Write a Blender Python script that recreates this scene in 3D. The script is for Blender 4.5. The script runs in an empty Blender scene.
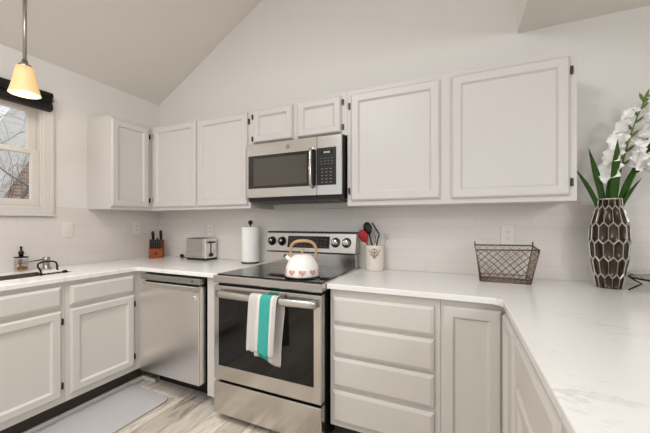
import bpy, bmesh, math, random
from mathutils import Vector, Matrix
random.seed(7)
S = bpy.context.scene
C = S.collection
PI = math.pi

# ---------------------------------------------------------------- camera
cam = bpy.data.cameras.new('camera')
cam_o = bpy.data.objects.new('camera', cam); C.objects.link(cam_o)
cam_o.location = (2.8414, -2.2062, 1.2513)
cam_o.rotation_euler = (PI/2, 0, math.radians(23.773))
cam.sensor_fit = 'HORIZONTAL'; cam.sensor_width = 36.0
cam.lens = 306.38/650*36
cam.shift_y = (222.61-216.5)/650
cam.clip_start = .02
S.camera = cam_o

# ---------------------------------------------------------------- world, lights, exposure
W = bpy.data.worlds.new('world'); S.world = W; W.use_nodes = True
bg = W.node_tree.nodes['Background']
bg.inputs[0].default_value = (.96, 1.0, 1.04, 1); bg.inputs[1].default_value = 1.0
def area(name, loc, target, size, power, col=(1, .95, .89)):
    l = bpy.data.lights.new(name, 'AREA'); l.shape = 'DISK'; l.size = size; l.energy = power; l.color = col
    o = bpy.data.objects.new(name, l); C.objects.link(o); o.location = loc
    o.rotation_euler = (Vector(target)-Vector(loc)).to_track_quat('-Z', 'Y').to_euler()
    return o
area('overhead_fill', (1.7, -2.5, 3.0), (1.7, -2.4, 0), 1.4, 22, (.98, 1, 1))  # added unseen fill from above, brightens floor, counters and mat
for sx_, sz_, se_ in ((1.2, 2.95, 85), (2.55, 3.35, 38)):            # added spots high in the vault, no fixtures, for shade under counter edges
    sl = bpy.data.lights.new('overhead_fill_spot', 'SPOT'); sl.energy = se_; sl.spot_size = math.radians(78); sl.spot_blend = .8; sl.shadow_soft_size = .12; sl.color = (.98, 1, 1)
    so = bpy.data.objects.new('overhead_fill_spot', sl); C.objects.link(so); so.location = (sx_, -1.55, sz_)
area('right_side_fill', (4.9, -3.3, 2.25), (.4, -1.1, .4), 1.0, 36, (.98, 1, 1))  # added fill from the right, lifts the left and low cabinet faces
S.view_settings.view_transform = 'Standard'; S.view_settings.look = 'None'
S.view_settings.gamma = 1; S.view_settings.use_curve_mapping = False
S.view_settings.exposure = 0.0

pt = bpy.data.lights.new('vault_fill', 'POINT'); pt.energy = 32; pt.shadow_soft_size = .25; pt.color = (.98, 1, 1)  # added unseen point fill, brightens the sloped ceiling and upper walls
pto = bpy.data.objects.new('vault_fill', pt); C.objects.link(pto); pto.location = (1.7, -2.9, 2.85)

# ---------------------------------------------------------------- materials
def lin(c): return tuple(((v/255)/12.92 if v/255 <= .04045 else (((v/255)+.055)/1.055)**2.4) for v in c)
def mat(name, rgb, rough=.5, metal=0, spec=.5, bump=0, bscale=60, var=0, vscale=8, vstretch=None, coat=0, trans=0, emit=0, ior=1.45, emit_rgb=None, srgb=True):
    m = bpy.data.materials.new(name); m.use_nodes = True
    nt = m.node_tree; b = nt.nodes['Principled BSDF']
    c = lin(rgb) if srgb else rgb
    b.inputs['Base Color'].default_value = (*c, 1)
    b.inputs['Roughness'].default_value = rough; b.inputs['Metallic'].default_value = metal
    b.inputs['Specular IOR Level'].default_value = spec; b.inputs['Coat Weight'].default_value = coat
    b.inputs['Transmission Weight'].default_value = trans; b.inputs['IOR'].default_value = ior
    if emit:
        b.inputs['Emission Color'].default_value = (*(lin(emit_rgb) if emit_rgb else c), 1); b.inputs['Emission Strength'].default_value = emit
    tc = nt.nodes.new('ShaderNodeTexCoord'); mp = nt.nodes.new('ShaderNodeMapping')
    nt.links.new(tc.outputs['Object'], mp.inputs[0])
    if vstretch: mp.inputs['Scale'].default_value = vstretch
    nz = nt.nodes.new('ShaderNodeTexNoise'); nz.inputs['Scale'].default_value = vscale; nz.inputs['Detail'].default_value = 4
    nt.links.new(mp.outputs[0], nz.inputs['Vector'])
    if var:
        r = nt.nodes.new('ShaderNodeMapRange'); r.inputs[3].default_value = 1-var; r.inputs[4].default_value = 1+var
        nt.links.new(nz.outputs[0], r.inputs[0])
        mx = nt.nodes.new('ShaderNodeVectorMath'); mx.operation = 'SCALE'; mx.inputs[0].default_value = c
        nt.links.new(r.outputs[0], mx.inputs['Scale']); nt.links.new(mx.outputs[0], b.inputs['Base Color'])
    if bump:
        n2 = nt.nodes.new('ShaderNodeTexNoise'); n2.inputs['Scale'].default_value = bscale; n2.inputs['Detail'].default_value = 3
        nt.links.new(mp.outputs[0], n2.inputs['Vector'])
        bp = nt.nodes.new('ShaderNodeBump'); bp.inputs['Strength'].default_value = bump; bp.inputs['Distance'].default_value = .002
        nt.links.new(n2.outputs[0], bp.inputs['Height']); nt.links.new(bp.outputs[0], b.inputs['Normal'])
    return m
M = {}
M['wall'] = mat('wall_paint', (227, 223, 219), .8, bump=.15, bscale=150, var=.01)
M['ceiling'] = mat('ceiling_paint', (232, 227, 220), .9, bump=.15, bscale=120, var=.01)
M['trimw'] = mat('window_trim_paint', (216, 211, 205), .45, var=.01)
M['cab_up'] = mat('upper_cabinet_paint', (209, 204, 200), .38, var=.012, vscale=30, vstretch=(1, 1, .15))
M['cab_lo'] = mat('base_cabinet_paint', (212, 206, 199), .38, var=.015, vscale=30, vstretch=(1, 1, .15))
M['gap'] = mat('cabinet_gap', (60, 52, 45), .8)
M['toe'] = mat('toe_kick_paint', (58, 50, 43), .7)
M['steel'] = mat('brushed_steel', (232, 228, 224), .3, 1, bump=.06, bscale=12, vstretch=(1, 1, 60), var=.03, vscale=4)
M['steelh'] = mat('brushed_steel_horizontal', (204, 200, 195), .2, 1, bump=.06, bscale=10, vstretch=(1, 1, 50), var=.03, vscale=4)
M['panelsteel'] = mat('satin_grey_steel', (172, 168, 163), .35, 1, var=.03)
M['panelsteel2'] = mat('backguard_steel', (196, 190, 184), .33, 1, bump=.05, bscale=10, vstretch=(1, 1, 50), var=.03)
M['chrome'] = mat('polished_chrome', (196, 193, 189), .1, 1, var=.01)
M['darksteel'] = mat('dark_steel', (90, 86, 82), .4, 1, var=.05)
M['blackglass'] = mat('black_glass', (14, 13, 12), .05, spec=.6, var=.05)
M['ovenglass'] = mat('smoked_oven_glass', (20, 18, 17), .09, spec=.45, var=.05)
M['mwscreen'] = mat('screen_glass_reflection_tint', (78, 72, 66), .12, spec=.6, var=.05)  # screen tone lightened, a room reflection put into the colour
M['mwglass'] = mat('microwave_glass', (38, 33, 29), .08, spec=.6, var=.05)
M['black'] = mat('black_plastic', (22, 20, 19), .4, var=.1)
M['iron'] = mat('black_iron', (24, 22, 20), .45, .3, var=.1)
M['hinge'] = mat('bronze_hinge', (72, 58, 46), .4, .7, var=.1)
M['white'] = mat('white_plastic', (232, 226, 218), .35, var=.01)
M['print'] = mat('light_print', (205, 200, 195), .5, var=.02)
M['greyprint'] = mat('grey_print', (120, 116, 112), .5, var=.02)
M['paper'] = mat('paper_towel', (246, 243, 238), .95, bump=.5, bscale=180, var=.01)
M['wood'] = mat('orange_wood', (150, 66, 12), .5, var=.25, vscale=14, vstretch=(1, 1, 9), coat=.05)
M['darkwood'] = mat('dark_wood', (110, 52, 26), .4, var=.2, vscale=20)
M['tan'] = mat('tan_wood', (192, 156, 118), .45, var=.1, vscale=30)
M['enamel'] = mat('white_enamel', (244, 240, 236), .15, coat=.5, var=.01)
M['pink'] = mat('pink_print', (212, 156, 146), .3, var=.05)
M['ceramic'] = mat('cream_ceramic', (238, 230, 218), .2, coat=.4, var=.01)
M['emblem'] = mat('brown_emblem', (150, 128, 104), .5, var=.1)
M['red'] = mat('red_silicone', (158, 18, 24), .35, var=.05)
M['cream'] = mat('cream_sponge', (226, 218, 202), .9, bump=.5, bscale=300, var=.04)
M['amber'] = mat('amber_soap', (176, 138, 96), .2, var=.05)
M['bronze'] = mat('bronze_wire', (126, 104, 82), .35, .8, var=.1)
M['vase_cell'] = mat('vase_dark_cell', (72, 62, 54), .25, .8, var=.35, vscale=25)
M['vase_rim'] = mat('vase_silver_rim', (206, 200, 190), .3, .85, var=.1)
M['leaf'] = mat('leaf_green', (46, 78, 18), .6, spec=.25, var=.3, vscale=40, vstretch=(1, 1, .2))
M['stem'] = mat('stem_green', (108, 128, 62), .5, var=.15)
M['petal'] = mat('white_petal', (255, 253, 250), .7, var=.03)
M['rug'] = mat('grey_rug', (184, 180, 180), .98, bump=1, bscale=260, var=.05, vscale=20)
M['towelw'] = mat('towel_white', (222, 215, 209), .95, bump=.7, bscale=400, var=.04, vscale=60)
M['towelt'] = mat('towel_teal', (62, 166, 154), .95, bump=.7, bscale=400, var=.08, vscale=60)
M['towelg'] = mat('towel_grey', (202, 195, 190), .95, bump=.7, bscale=400, var=.04, vscale=60)
M['brasshinge'] = mat('rod_nickel', (176, 168, 158), .3, 1, var=.03)
M['valance'] = mat('black_fabric', (26, 25, 27), .55, var=.3, vscale=20, bump=.4, bscale=80)
M['shade'] = mat('amber_glass_shade', (238, 200, 150), .35, emit=.38, emit_rgb=(250, 200, 132))
M['sinksteel'] = mat('sink_steel', (112, 104, 96), .5, .4, var=.05)
M['bark'] = mat('grey_bark', (128, 120, 114), .9, var=.3, vscale=6)
M['ground'] = mat('winter_lawn', (196, 190, 182), .95, var=.1, vscale=1)
M['housewall'] = mat('house_siding', (180, 172, 160), .8, var=.03)

def glass_mat():
    m = bpy.data.materials.new('window_glass'); m.use_nodes = True; nt = m.node_tree
    nt.nodes.clear(); out = nt.nodes.new('ShaderNodeOutputMaterial'); mx = nt.nodes.new('ShaderNodeMixShader')
    t = nt.nodes.new('ShaderNodeBsdfTransparent'); g = nt.nodes.new('ShaderNodeBsdfGlossy'); g.inputs['Roughness'].default_value = .02
    mx.inputs[0].default_value = .03
    nt.links.new(t.outputs[0], mx.inputs[1]); nt.links.new(g.outputs[0], mx.inputs[2]); nt.links.new(mx.outputs[0], out.inputs[0])
    return m
M['glass'] = glass_mat()
def clear_mat():
    m = glass_mat(); m.name = 'clear_glass'
    for n in m.node_tree.nodes:
        if n.type == 'MIX_SHADER': n.inputs[0].default_value = .34
        if n.type == 'BSDF_TRANSPARENT': n.inputs[0].default_value = (.93, .92, .9, 1)
    return m
M['clear'] = clear_mat()

def counter_mat():
    m = mat('white_quartz', (240, 237, 234), .18, spec=.45); nt = m.node_tree; b = nt.nodes['Principled BSDF']
    tc = nt.nodes.new('ShaderNodeTexCoord')
    def vein(scale, rot, width, dark):
        mp = nt.nodes.new('ShaderNodeMapping'); mp.inputs['Rotation'].default_value = (0, 0, rot); mp.inputs['Scale'].default_value = (1, 2.6, 1)
        nt.links.new(tc.outputs['Object'], mp.inputs[0])
        n = nt.nodes.new('ShaderNodeTexNoise'); n.inputs['Scale'].default_value = scale; n.inputs['Detail'].default_value = 7; n.inputs['Roughness'].default_value = .62
        nt.links.new(mp.outputs[0], n.inputs['Vector'])
        s = nt.nodes.new('ShaderNodeMath'); s.operation = 'SUBTRACT'; s.inputs[1].default_value = .5; nt.links.new(n.outputs[0], s.inputs[0])
        a = nt.nodes.new('ShaderNodeMath'); a.operation = 'ABSOLUTE'; nt.links.new(s.outputs[0], a.inputs[0])
        r = nt.nodes.new('ShaderNodeMapRange'); r.inputs[1].default_value = 0; r.inputs[2].default_value = width; r.inputs[3].default_value = dark; r.inputs[4].default_value = 0
        nt.links.new(a.outputs[0], r.inputs[0])
        k = nt.nodes.new('ShaderNodeTexNoise'); k.inputs['Scale'].default_value = 2.2; nt.links.new(tc.outputs['Object'], k.inputs['Vector'])
        kr = nt.nodes.new('ShaderNodeMapRange'); kr.inputs[1].default_value = .47; kr.inputs[2].default_value = .62; nt.links.new(k.outputs[0], kr.inputs[0])
        p = nt.nodes.new('ShaderNodeMath'); p.operation = 'MULTIPLY'; nt.links.new(r.outputs[0], p.inputs[0]); nt.links.new(kr.outputs[0], p.inputs[1])
        return p
    v1 = vein(1.1, .5, .010, .30); v2 = vein(2.3, .9, .006, .16)
    ad = nt.nodes.new('ShaderNodeMath'); ad.operation = 'ADD'; nt.links.new(v1.outputs[0], ad.inputs[0]); nt.links.new(v2.outputs[0], ad.inputs[1])
    mx = nt.nodes.new('ShaderNodeMix'); mx.data_type = 'RGBA'
    nt.links.new(ad.outputs[0], mx.inputs[0]); mx.inputs[6].default_value = (*lin((240, 237, 234)), 1); mx.inputs[7].default_value = (*lin((150, 142, 136)), 1)
    nt.links.new(mx.outputs[2], b.inputs['Base Color'])
    return m
M['quartz'] = counter_mat()

def tile_mat():                       # pale subway tile: rows 7.6 cm high, faint grout
    m = mat('subway_tile', (232, 224, 216), .22, spec=.5); nt = m.node_tree; b = nt.nodes['Principled BSDF']
    tc = nt.nodes.new('ShaderNodeTexCoord'); sp = nt.nodes.new('ShaderNodeSeparateXYZ'); nt.links.new(tc.outputs['Object'], sp.inputs[0])
    ad = nt.nodes.new('ShaderNodeMath'); ad.operation = 'ADD'; nt.links.new(sp.outputs[0], ad.inputs[0]); nt.links.new(sp.outputs[1], ad.inputs[1])
    cb = nt.nodes.new('ShaderNodeCombineXYZ'); nt.links.new(ad.outputs[0], cb.inputs[0]); nt.links.new(sp.outputs[2], cb.inputs[1])
    mp = nt.nodes.new('ShaderNodeMapping'); mp.inputs['Location'].default_value = (0.02, -.914, 0); nt.links.new(cb.outputs[0], mp.inputs[0])
    br = nt.nodes.new('ShaderNodeTexBrick'); br.inputs['Scale'].default_value = 1; br.inputs['Brick Width'].default_value = .31; br.inputs['Row Height'].default_value = .0765
    br.inputs['Mortar Size'].default_value = .0016; br.inputs['Mortar Smooth'].default_value = .3
    br.inputs['Color1'].default_value = (*lin((226, 219, 213)), 1); br.inputs['Color2'].default_value = (*lin((222, 215, 209)), 1); br.inputs['Mortar'].default_value = (*lin((214, 208, 203)), 1)
    nt.links.new(mp.outputs[0], br.inputs['Vector']); nt.links.new(br.outputs['Color'], b.inputs['Base Color'])
    bp = nt.nodes.new('ShaderNodeBump'); bp.invert = True; bp.inputs['Strength'].default_value = .2; bp.inputs['Distance'].default_value = .001
    nt.links.new(br.outputs['Fac'], bp.inputs['Height']); nt.links.new(bp.outputs[0], b.inputs['Normal'])
    return m
M['tile'] = tile_mat()

def floor_mat():                      # greige planks running along y
    m = mat('vinyl_planks', (190, 178, 162), .42, spec=.4); nt = m.node_tree; b = nt.nodes['Principled BSDF']
    tc = nt.nodes.new('ShaderNodeTexCoord'); sp = nt.nodes.new('ShaderNodeSeparateXYZ'); nt.links.new(tc.outputs['Object'], sp.inputs[0])
    cb = nt.nodes.new('ShaderNodeCombineXYZ'); nt.links.new(sp.outputs[1], cb.inputs[0]); nt.links.new(sp.outputs[0], cb.inputs[1])
    br = nt.nodes.new('ShaderNodeTexBrick'); br.inputs['Scale'].default_value = 1; br.inputs['Brick Width'].default_value = 1.22; br.inputs['Row Height'].default_value = .15
    br.offset = .37; br.inputs['Mortar Size'].default_value = .0025; br.inputs['Color1'].default_value = (.25, .25, .25, 1); br.inputs['Color2'].default_value = (.75, .75, .75, 1); br.inputs['Mortar'].default_value = (0, 0, 0, 1)
    nt.links.new(cb.outputs[0], br.inputs['Vector'])
    mp = nt.nodes.new('ShaderNodeMapping'); mp.inputs['Scale'].default_value = (11, 2.2, 1); nt.links.new(tc.outputs['Object'], mp.inputs[0])
    of = nt.nodes.new('ShaderNodeVectorMath'); of.operation = 'MULTIPLY_ADD'; of.inputs[1].default_value = (9, 9, 9)
    nt.links.new(br.outputs['Color'], of.inputs[0]); nt.links.new(mp.outputs[0], of.inputs[2])
    nz = nt.nodes.new('ShaderNodeTexNoise'); nz.inputs['Scale'].default_value = 1.6; nz.inputs['Detail'].default_value = 8; nz.inputs['Roughness'].default_value = .65; nz.inputs['Distortion'].default_value = .8
    nt.links.new(of.outputs[0], nz.inputs['Vector'])
    rp = nt.nodes.new('ShaderNodeValToRGB'); e = rp.color_ramp.elements
    e[0].position = .3; e[0].color = (*lin((142, 122, 102)), 1); e[1].position = .7; e[1].color = (*lin((244, 234, 222)), 1)
    x = e.new(.48); x.color = (*lin((218, 205, 190)), 1)
    nt.links.new(nz.outputs[0], rp.inputs[0])
    mr = nt.nodes.new('ShaderNodeMapRange'); mr.inputs[1].default_value = 0; mr.inputs[2].default_value = .75; mr.inputs[3].default_value = .38; mr.inputs[4].default_value = 1.12
    nt.links.new(br.outputs['Color'], mr.inputs[0])
    s = nt.nodes.new('ShaderNodeVectorMath'); s.operation = 'SCALE'; nt.links.new(rp.outputs[0], s.inputs[0]); nt.links.new(mr.outputs[0], s.inputs['Scale'])
    nt.links.new(s.outputs[0], b.inputs['Base Color'])
    return m
M['floor'] = floor_mat()

def roof_mat():
    m = mat('roof_shingles', (150, 118, 96), .9); nt = m.node_tree; b = nt.nodes['Principled BSDF']
    tc = nt.nodes.new('ShaderNodeTexCoord'); sp = nt.nodes.new('ShaderNodeSeparateXYZ'); nt.links.new(tc.outputs['Object'], sp.inputs[0])
    cb = nt.nodes.new('ShaderNodeCombineXYZ'); nt.links.new(sp.outputs[1], cb.inputs[0]); nt.links.new(sp.outputs[2], cb.inputs[1])
    br = nt.nodes.new('ShaderNodeTexBrick'); br.inputs['Scale'].default_value = 1; br.inputs['Brick Width'].default_value = .3; br.inputs['Row Height'].default_value = .1; br.inputs['Mortar Size'].default_value = .012
    br.inputs['Color1'].default_value = (*lin((178, 148, 128)), 1); br.inputs['Color2'].default_value = (*lin((158, 130, 112)), 1); br.inputs['Mortar'].default_value = (*lin((196, 184, 172)), 1)
    nt.links.new(cb.outputs[0], br.inputs['Vector']); nt.links.new(br.outputs['Color'], b.inputs['Base Color'])
    return m
M['roof'] = roof_mat()

# ---------------------------------------------------------------- mesh helpers
def BM(): return bmesh.new()
def box(bm, x0, x1, y0, y1, z0, z1, bev=0, mi=0, seg=2):
    x0, x1 = min(x0, x1), max(x0, x1); y0, y1 = min(y0, y1), max(y0, y1); z0, z1 = min(z0, z1), max(z0, z1)
    n = len(bm.faces)
    r = bmesh.ops.create_cube(bm, size=1)
    vs = r['verts']
    for v in vs: v.co = Vector(((x0+x1)/2+v.co.x*(x1-x0), (y0+y1)/2+v.co.y*(y1-y0), (z0+z1)/2+v.co.z*(z1-z0)))
    fs = set(f for v in vs for f in v.link_faces)
    for f in fs: f.material_index = mi
    if bev:
        es = list(set(e for v in vs for e in v.link_edges))
        bmesh.ops.bevel(bm, geom=es, offset=bev, segments=seg, profile=.5, affect='EDGES', material=mi)
    return vs
def tube(bm, pts, r, n=8, mi=0, closed=False, cap=True):
    pts = [Vector(p) for p in pts]; N = len(pts)
    rs = r if isinstance(r, (list, tuple)) else [r]*N
    rings = []; up = None
    for i, p in enumerate(pts):
        if closed: t = pts[(i+1) % N]-pts[i-1]
        else: t = (pts[min(i+1, N-1)]-pts[max(i-1, 0)])
        if t.length < 1e-9: t = Vector((0, 0, 1))
        t.normalize()
        if up is None: up = Vector((0, 0, 1)) if abs(t.z) < .9 else Vector((1, 0, 0))
        a = t.cross(up)
        if a.length < 1e-6: a = t.orthogonal()
        a.normalize(); b = t.cross(a).normalized(); up = -b if False else a.cross(t).normalized()
        rings.append([bm.verts.new(p+rs[i]*(math.cos(2*PI*k/n)*a+math.sin(2*PI*k/n)*b)) for k in range(n)])
    for i in range(N if closed else N-1):
        A, B = rings[i], rings[(i+1) % N]
        for k in range(n):
            f = bm.faces.new((A[k], A[(k+1) % n], B[(k+1) % n], B[k])); f.smooth = True; f.material_index = mi
    if cap and not closed:
        for q in (rings[0][::-1], rings[-1]):
            f = bm.faces.new(q); f.material_index = mi
def lathe(bm, prof, n=32, c=(0, 0, 0), mi=0, smooth=True, mis=None, axis='z'):
    def P(r, h, a):
        if axis == 'z': return Vector((c[0]+r*math.cos(a), c[1]+r*math.sin(a), c[2]+h))
        if axis == 'y': return Vector((c[0]+r*math.cos(a), c[1]+h, c[2]+r*math.sin(a)))
        return Vector((c[0]+h, c[1]+r*math.cos(a), c[2]+r*math.sin(a)))
    rings = []
    for r, h in prof:
        if r < 1e-6: rings.append([bm.verts.new(P(0, h, 0))])
        else: rings.append([bm.verts.new(P(r, h, 2*PI*k/n)) for k in range(n)])
    for i in range(len(rings)-1):
        A, B = rings[i], rings[i+1]
        for k in range(n):
            k2 = (k+1) % n
            if len(A) == 1 and len(B) == 1: continue
            if len(A) == 1: q = (A[0], B[k2], B[k])
            elif len(B) == 1: q = (A[k], A[k2], B[0])
            else: q = (A[k], A[k2], B[k2], B[k])
            f = bm.faces.new(q); f.smooth = smooth; f.material_index = mis[i] if mis else mi
def quadsheet(bm, grid, mi=0, smooth=True, mf=None):
    V = [[bm.verts.new(p) for p in row] for row in grid]
    for i in range(len(V)-1):
        for j in range(len(V[0])-1):
            f = bm.faces.new((V[i][j], V[i][j+1], V[i+1][j+1], V[i+1][j])); f.smooth = smooth
            f.material_index = mf(i, j) if mf else mi
def poly_prism(bm, outer, z0, z1, hole=None, mi=0, bev=0):
    lo = []
    for loop in [outer]+([hole] if hole else []):
        vs = [bm.verts.new((x, y, z1)) for x, y in loop]
        lo += [bm.edges.new((vs[i], vs[(i+1) % len(vs)])) for i in range(len(vs))]
    r = bmesh.ops.triangle_fill(bm, edges=lo, use_beauty=True, use_dissolve=False)
    fs = [g for g in r['geom'] if isinstance(g, bmesh.types.BMFace)]
    for f in fs:
        if f.normal.z < 0: f.normal_flip()
    e = bmesh.ops.extrude_face_region(bm, geom=fs)
    for g in e['geom']:
        if isinstance(g, bmesh.types.BMVert): g.co.z = z0
    bmesh.ops.recalc_face_normals(bm, faces=bm.faces)
def obj(name, bm, mats, parent=None, label=None, bevel=0, subsurf=0, solid=0):
    bmesh.ops.recalc_face_normals(bm, faces=bm.faces)
    me = bpy.data.meshes.new(name); bm.to_mesh(me); bm.free()
    for m in (mats if isinstance(mats, (list, tuple)) else [mats]): me.materials.append(M[m])
    o = bpy.data.objects.new(name, me); C.objects.link(o)
    if parent: o.parent = parent; o.matrix_parent_inverse = parent_world(parent).inverted()
    if label: o['label'] = label
    if solid:
        k = o.modifiers.new('solid', 'SOLIDIFY'); k.thickness = solid; k.offset = 0
    if bevel:
        k = o.modifiers.new('bevel', 'BEVEL'); k.width = bevel; k.segments = 2; k.limit_method = 'ANGLE'
    if subsurf:
        k = o.modifiers.new('subsurf', 'SUBSURF'); k.levels = subsurf; k.render_levels = subsurf
    return o
def parent_world(o):
    m = o.matrix_basis.copy(); p = o.parent
    if p: return parent_world(p) @ o.matrix_parent_inverse @ m
    return m
def thing(name, label, cat, loc=(0, 0, 0), group=None):
    o = bpy.data.objects.new(name, None); C.objects.link(o); o.location = loc; o.empty_display_size = .05
    o['label'] = label; o['category'] = cat
    if group: o['group'] = group
    return o
def tag(o, label, cat, group=None):
    o['label'] = label; o['category'] = cat
    if group: o['group'] = group
    return o
def struct(name, bm, m, parent=None):
    o = obj(name, bm, m, parent)
    if not parent: o['kind'] = 'structure'
    return o
def placed(bm, loc, rz=0, ry=0, rx=0, start=0):
    mt = Matrix.Translation(loc) @ Matrix.Rotation(rz, 4, 'Z') @ Matrix.Rotation(ry, 4, 'Y') @ Matrix.Rotation(rx, 4, 'X')
    bm.verts.ensure_lookup_table()
    bmesh.ops.transform(bm, matrix=mt, verts=bm.verts[start:])

# a cabinet front: nested rings. u = along the face, n = outwards. wall faces: 'B' (faces -y), 'L' (faces +x), 'P' (faces -x)
def face_pt(face, plane, a, z, d):
    if face == 'B': return Vector((a, plane-d, z))
    if face == 'L': return Vector((plane+d, a, z))
    return Vector((plane-d, a, z))
def front(bm, face, plane, a0, a1, z0, z1, rings):
    R = []
    for ins, d in rings:
        R.append([bm.verts.new(face_pt(face, plane, a, z, d)) for a, z in ((a0+ins, z0+ins), (a1-ins, z0+ins), (a1-ins, z1-ins), (a0+ins, z1-ins))])
    bm.faces.new(R[0][::-1])
    for A, B in zip(R, R[1:]):
        for k in range(4): bm.faces.new((A[k], A[(k+1) % 4], B[(k+1) % 4], B[k]))
    bm.faces.new(R[-1])
DOOR = [(0, 0), (0, .012), (.003, .016), (.010, .022), (.047, .022), (.050, .020), (.057, .010), (.061, .009)]
SMALLDOOR = [(0, 0), (0, .010), (.003, .016), (.010, .024), (.044, .024), (.047, .022), (.057, .009), (.062, .008)]
DRAWER = [(0, 0), (0, .012), (.003, .016), (.017, .023)]
def hinge_bm(face, plane, a, z, h=.045, w=.011):
    b = BM(); p = face_pt(face, plane, a, z, 0); q = face_pt(face, plane, a+w, z+h, .012)
    box(b, p.x, q.x, p.y, q.y, p.z, q.z, .002)
    return b
def door(cab, face, plane, a0, a1, z0, z1, m, hinges=None, rings=DOOR, name='door'):
    b = BM(); front(b, face, plane, a0, a1, z0, z1, rings)
    d = obj(name, b, m, cab)
    if hinges is not None:
        for hz in (z0+.045, z1-.09) if z1-z0 > .3 else (z0+.02, z1-.06):
            obj('hinge', hinge_bm(face, plane, hinges, hz, .04 if z1-z0 > .3 else .035), 'hinge', d, 'dark bronze hinge')
    return d

# ---------------------------------------------------------------- the setting
SL = .563
b = BM(); box(b, -.15, 6.2, -4.5, .15, -.1, 0); struct('floor', b, 'floor')
WY0, WY1, WZ0, WZ1 = -1.93, -.968, 1.36, 2.13          # window opening in the left wall
b = BM()
box(b, -.15, 0, -4.5, WY0, 0, 2.46); box(b, -.15, 0, WY1, .15, 0, 2.46)
box(b, -.15, 0, WY0, WY1, 0, WZ0); box(b, -.15, 0, WY0, WY1, WZ1, 2.46); struct('wall_left', b, 'wall')
b = BM(); vs = [b.verts.new(p) for p in ((0, 0, 0), (6.2, 0, 0), (6.2, 0, 2.4596+SL*3.3), (3.3, 0, 2.4596+SL*3.3), (0, 0, 2.4596))]
f = b.faces.new(vs); e = bmesh.ops.extrude_face_region(b, geom=[f])
for g in e['geom']:
    if isinstance(g, bmesh.types.BMVert): g.co.y = .15
struct('wall_back', b, 'wall')
b = BM(); box(b, 6.2, 6.35, -1.6, .15, 0, 2.417); struct('wall_right', b, 'wall')
b = BM()
for (xa, za, xb, zb) in ((-.15, 2.4596-.15*SL, 3.165, 2.4596+3.165*SL),):
    vs = [b.verts.new(p) for p in ((xa, .15, za), (xb, .15, zb), (xb, .15, zb+.12), (xa, .15, za+.12))]
    f = b.faces.new(vs); e = bmesh.ops.extrude_face_region(b, geom=[f])
    for g in e['geom']:
        if isinstance(g, bmesh.types.BMVert): g.co.y = -4.5
struct('ceiling', b, 'ceiling')
b = BM(); box(b, 3.165, 6.35, -4.5, .0, 2.417, 4.36); struct('ceiling_soffit', b, 'ceiling')
# backsplash tile
b = BM(); box(b, .006, 6.19, -.007, 0, .914, 1.36); box(b, 3.37, 6.19, -.007, 0, 1.36, 1.372)
struct('trim_1', b, 'tile')
b = BM(); box(b, 0, .007, -.905, 0, .914, 1.372); box(b, 0, .007, -3.2, -.905, .914, 1.29); struct('trim_2', b, 'tile')

# window: casing, sill, two sashes
win = BM()
box(win, 0, .018, WY1-.005, WY1+.062, 1.302, 2.21, .004); box(win, .017, .025, WY1+.04, WY1+.0615, 1.322, 2.208, .002)
box(win, 0, .018, WY0-.077, WY0+.005, 1.30, 2.21, .004)
box(win, 0, .0175, WY0-.076, WY1-.004, WZ1-.005, 2.209, .004); box(win, 0, .0175, WY0-.076, WY1-.004, 1.303, WZ0+.005, .004); box(win, .001, .030, WY0-.08, WY1+.065, 1.298, 1.320, .003)
for y0, y1 in ((WY1-.012, WY1), (WY0, WY0+.012)): box(win, -.12, 0, y0, y1, WZ0, WZ1, .002)
box(win, -.14, .0, WY0, WY1, WZ0-.005, WZ0+.012, .002); box(win, -.12, 0, WY0, WY1, WZ1-.012, WZ1, .002)
w = obj('window_1', win, 'trimw'); w['kind'] = 'structure'
def sash(x0, x1, y0, y1, z0, z1, sw, rb, rt):
    s = BM()
    box(s, x0, x1, y0, y0+sw, z0, z1, .004); box(s, x0, x1, y1-sw, y1, z0, z1, .004)
    box(s, x0, x1, y0+sw-.002, y1-sw+.002, z0, z0+rb, .004); box(s, x0, x1, y0+sw-.002, y1-sw+.002, z1-rt, z1, .004)
    o = obj('window_sash', s, 'trimw', w)
    g = BM(); xm = (x0+x1)/2; box(g, xm-.003, xm+.003, y0+sw-.005, y1-sw+.005, z0+rb-.005, z1-rt+.005)
    obj('window_pane', g, 'glass', o)
sash(-.05, -.018, WY0+.012, WY1-.012, WZ0+.012, 1.79, .047, .05, .037)
sash(-.09, -.055, WY0+.012, WY1-.012, 1.76, WZ1-.012, .054, .035, .05)

# outdoors
b = BM(); box(b, -40, 40, -30, 30, -.6, -.5); struct('ground', b, 'ground')
house = thing('neighbour_house', 'brown brick house with a pale sloping gable edge seen outside the window', 'house', (-10, 4, -.5))
b = BM(); vs = [b.verts.new(p) for p in ((-9, .2, -.5), (-9, 6.9, -.5), (-9, 6.9, 3.2), (-9, 4.0, 6.0), (-9, .95, -.1), (-9, .2, -.3))]
f = b.faces.new(vs); e = bmesh.ops.extrude_face_region(b, geom=[f])
for g in e['geom']:
    if isinstance(g, bmesh.types.BMVert): g.co.x = -13
obj('gable_wall', b, 'roof', house)
b = BM()
for p, q in (((-8.96, .85, -.3), (-8.96, 4.0, 6.05)), ((-8.96, 4.0, 6.05), (-8.96, 7.1, 3.1))):
    P, Q = Vector(p), Vector(q); d = (Q-P).normalized(); n = Vector((0, -d.z, d.y))*.07
    vs = [b.verts.new(k) for k in (P-n, Q-n, Q+n, P+n)]
    f = b.faces.new(vs); e = bmesh.ops.extrude_face_region(b, geom=[f])
    for g in e['geom']:
        if isinstance(g, bmesh.types.BMVert): g.co.x = -13.1
obj('roof_edge', b, 'trimw', house)
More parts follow.
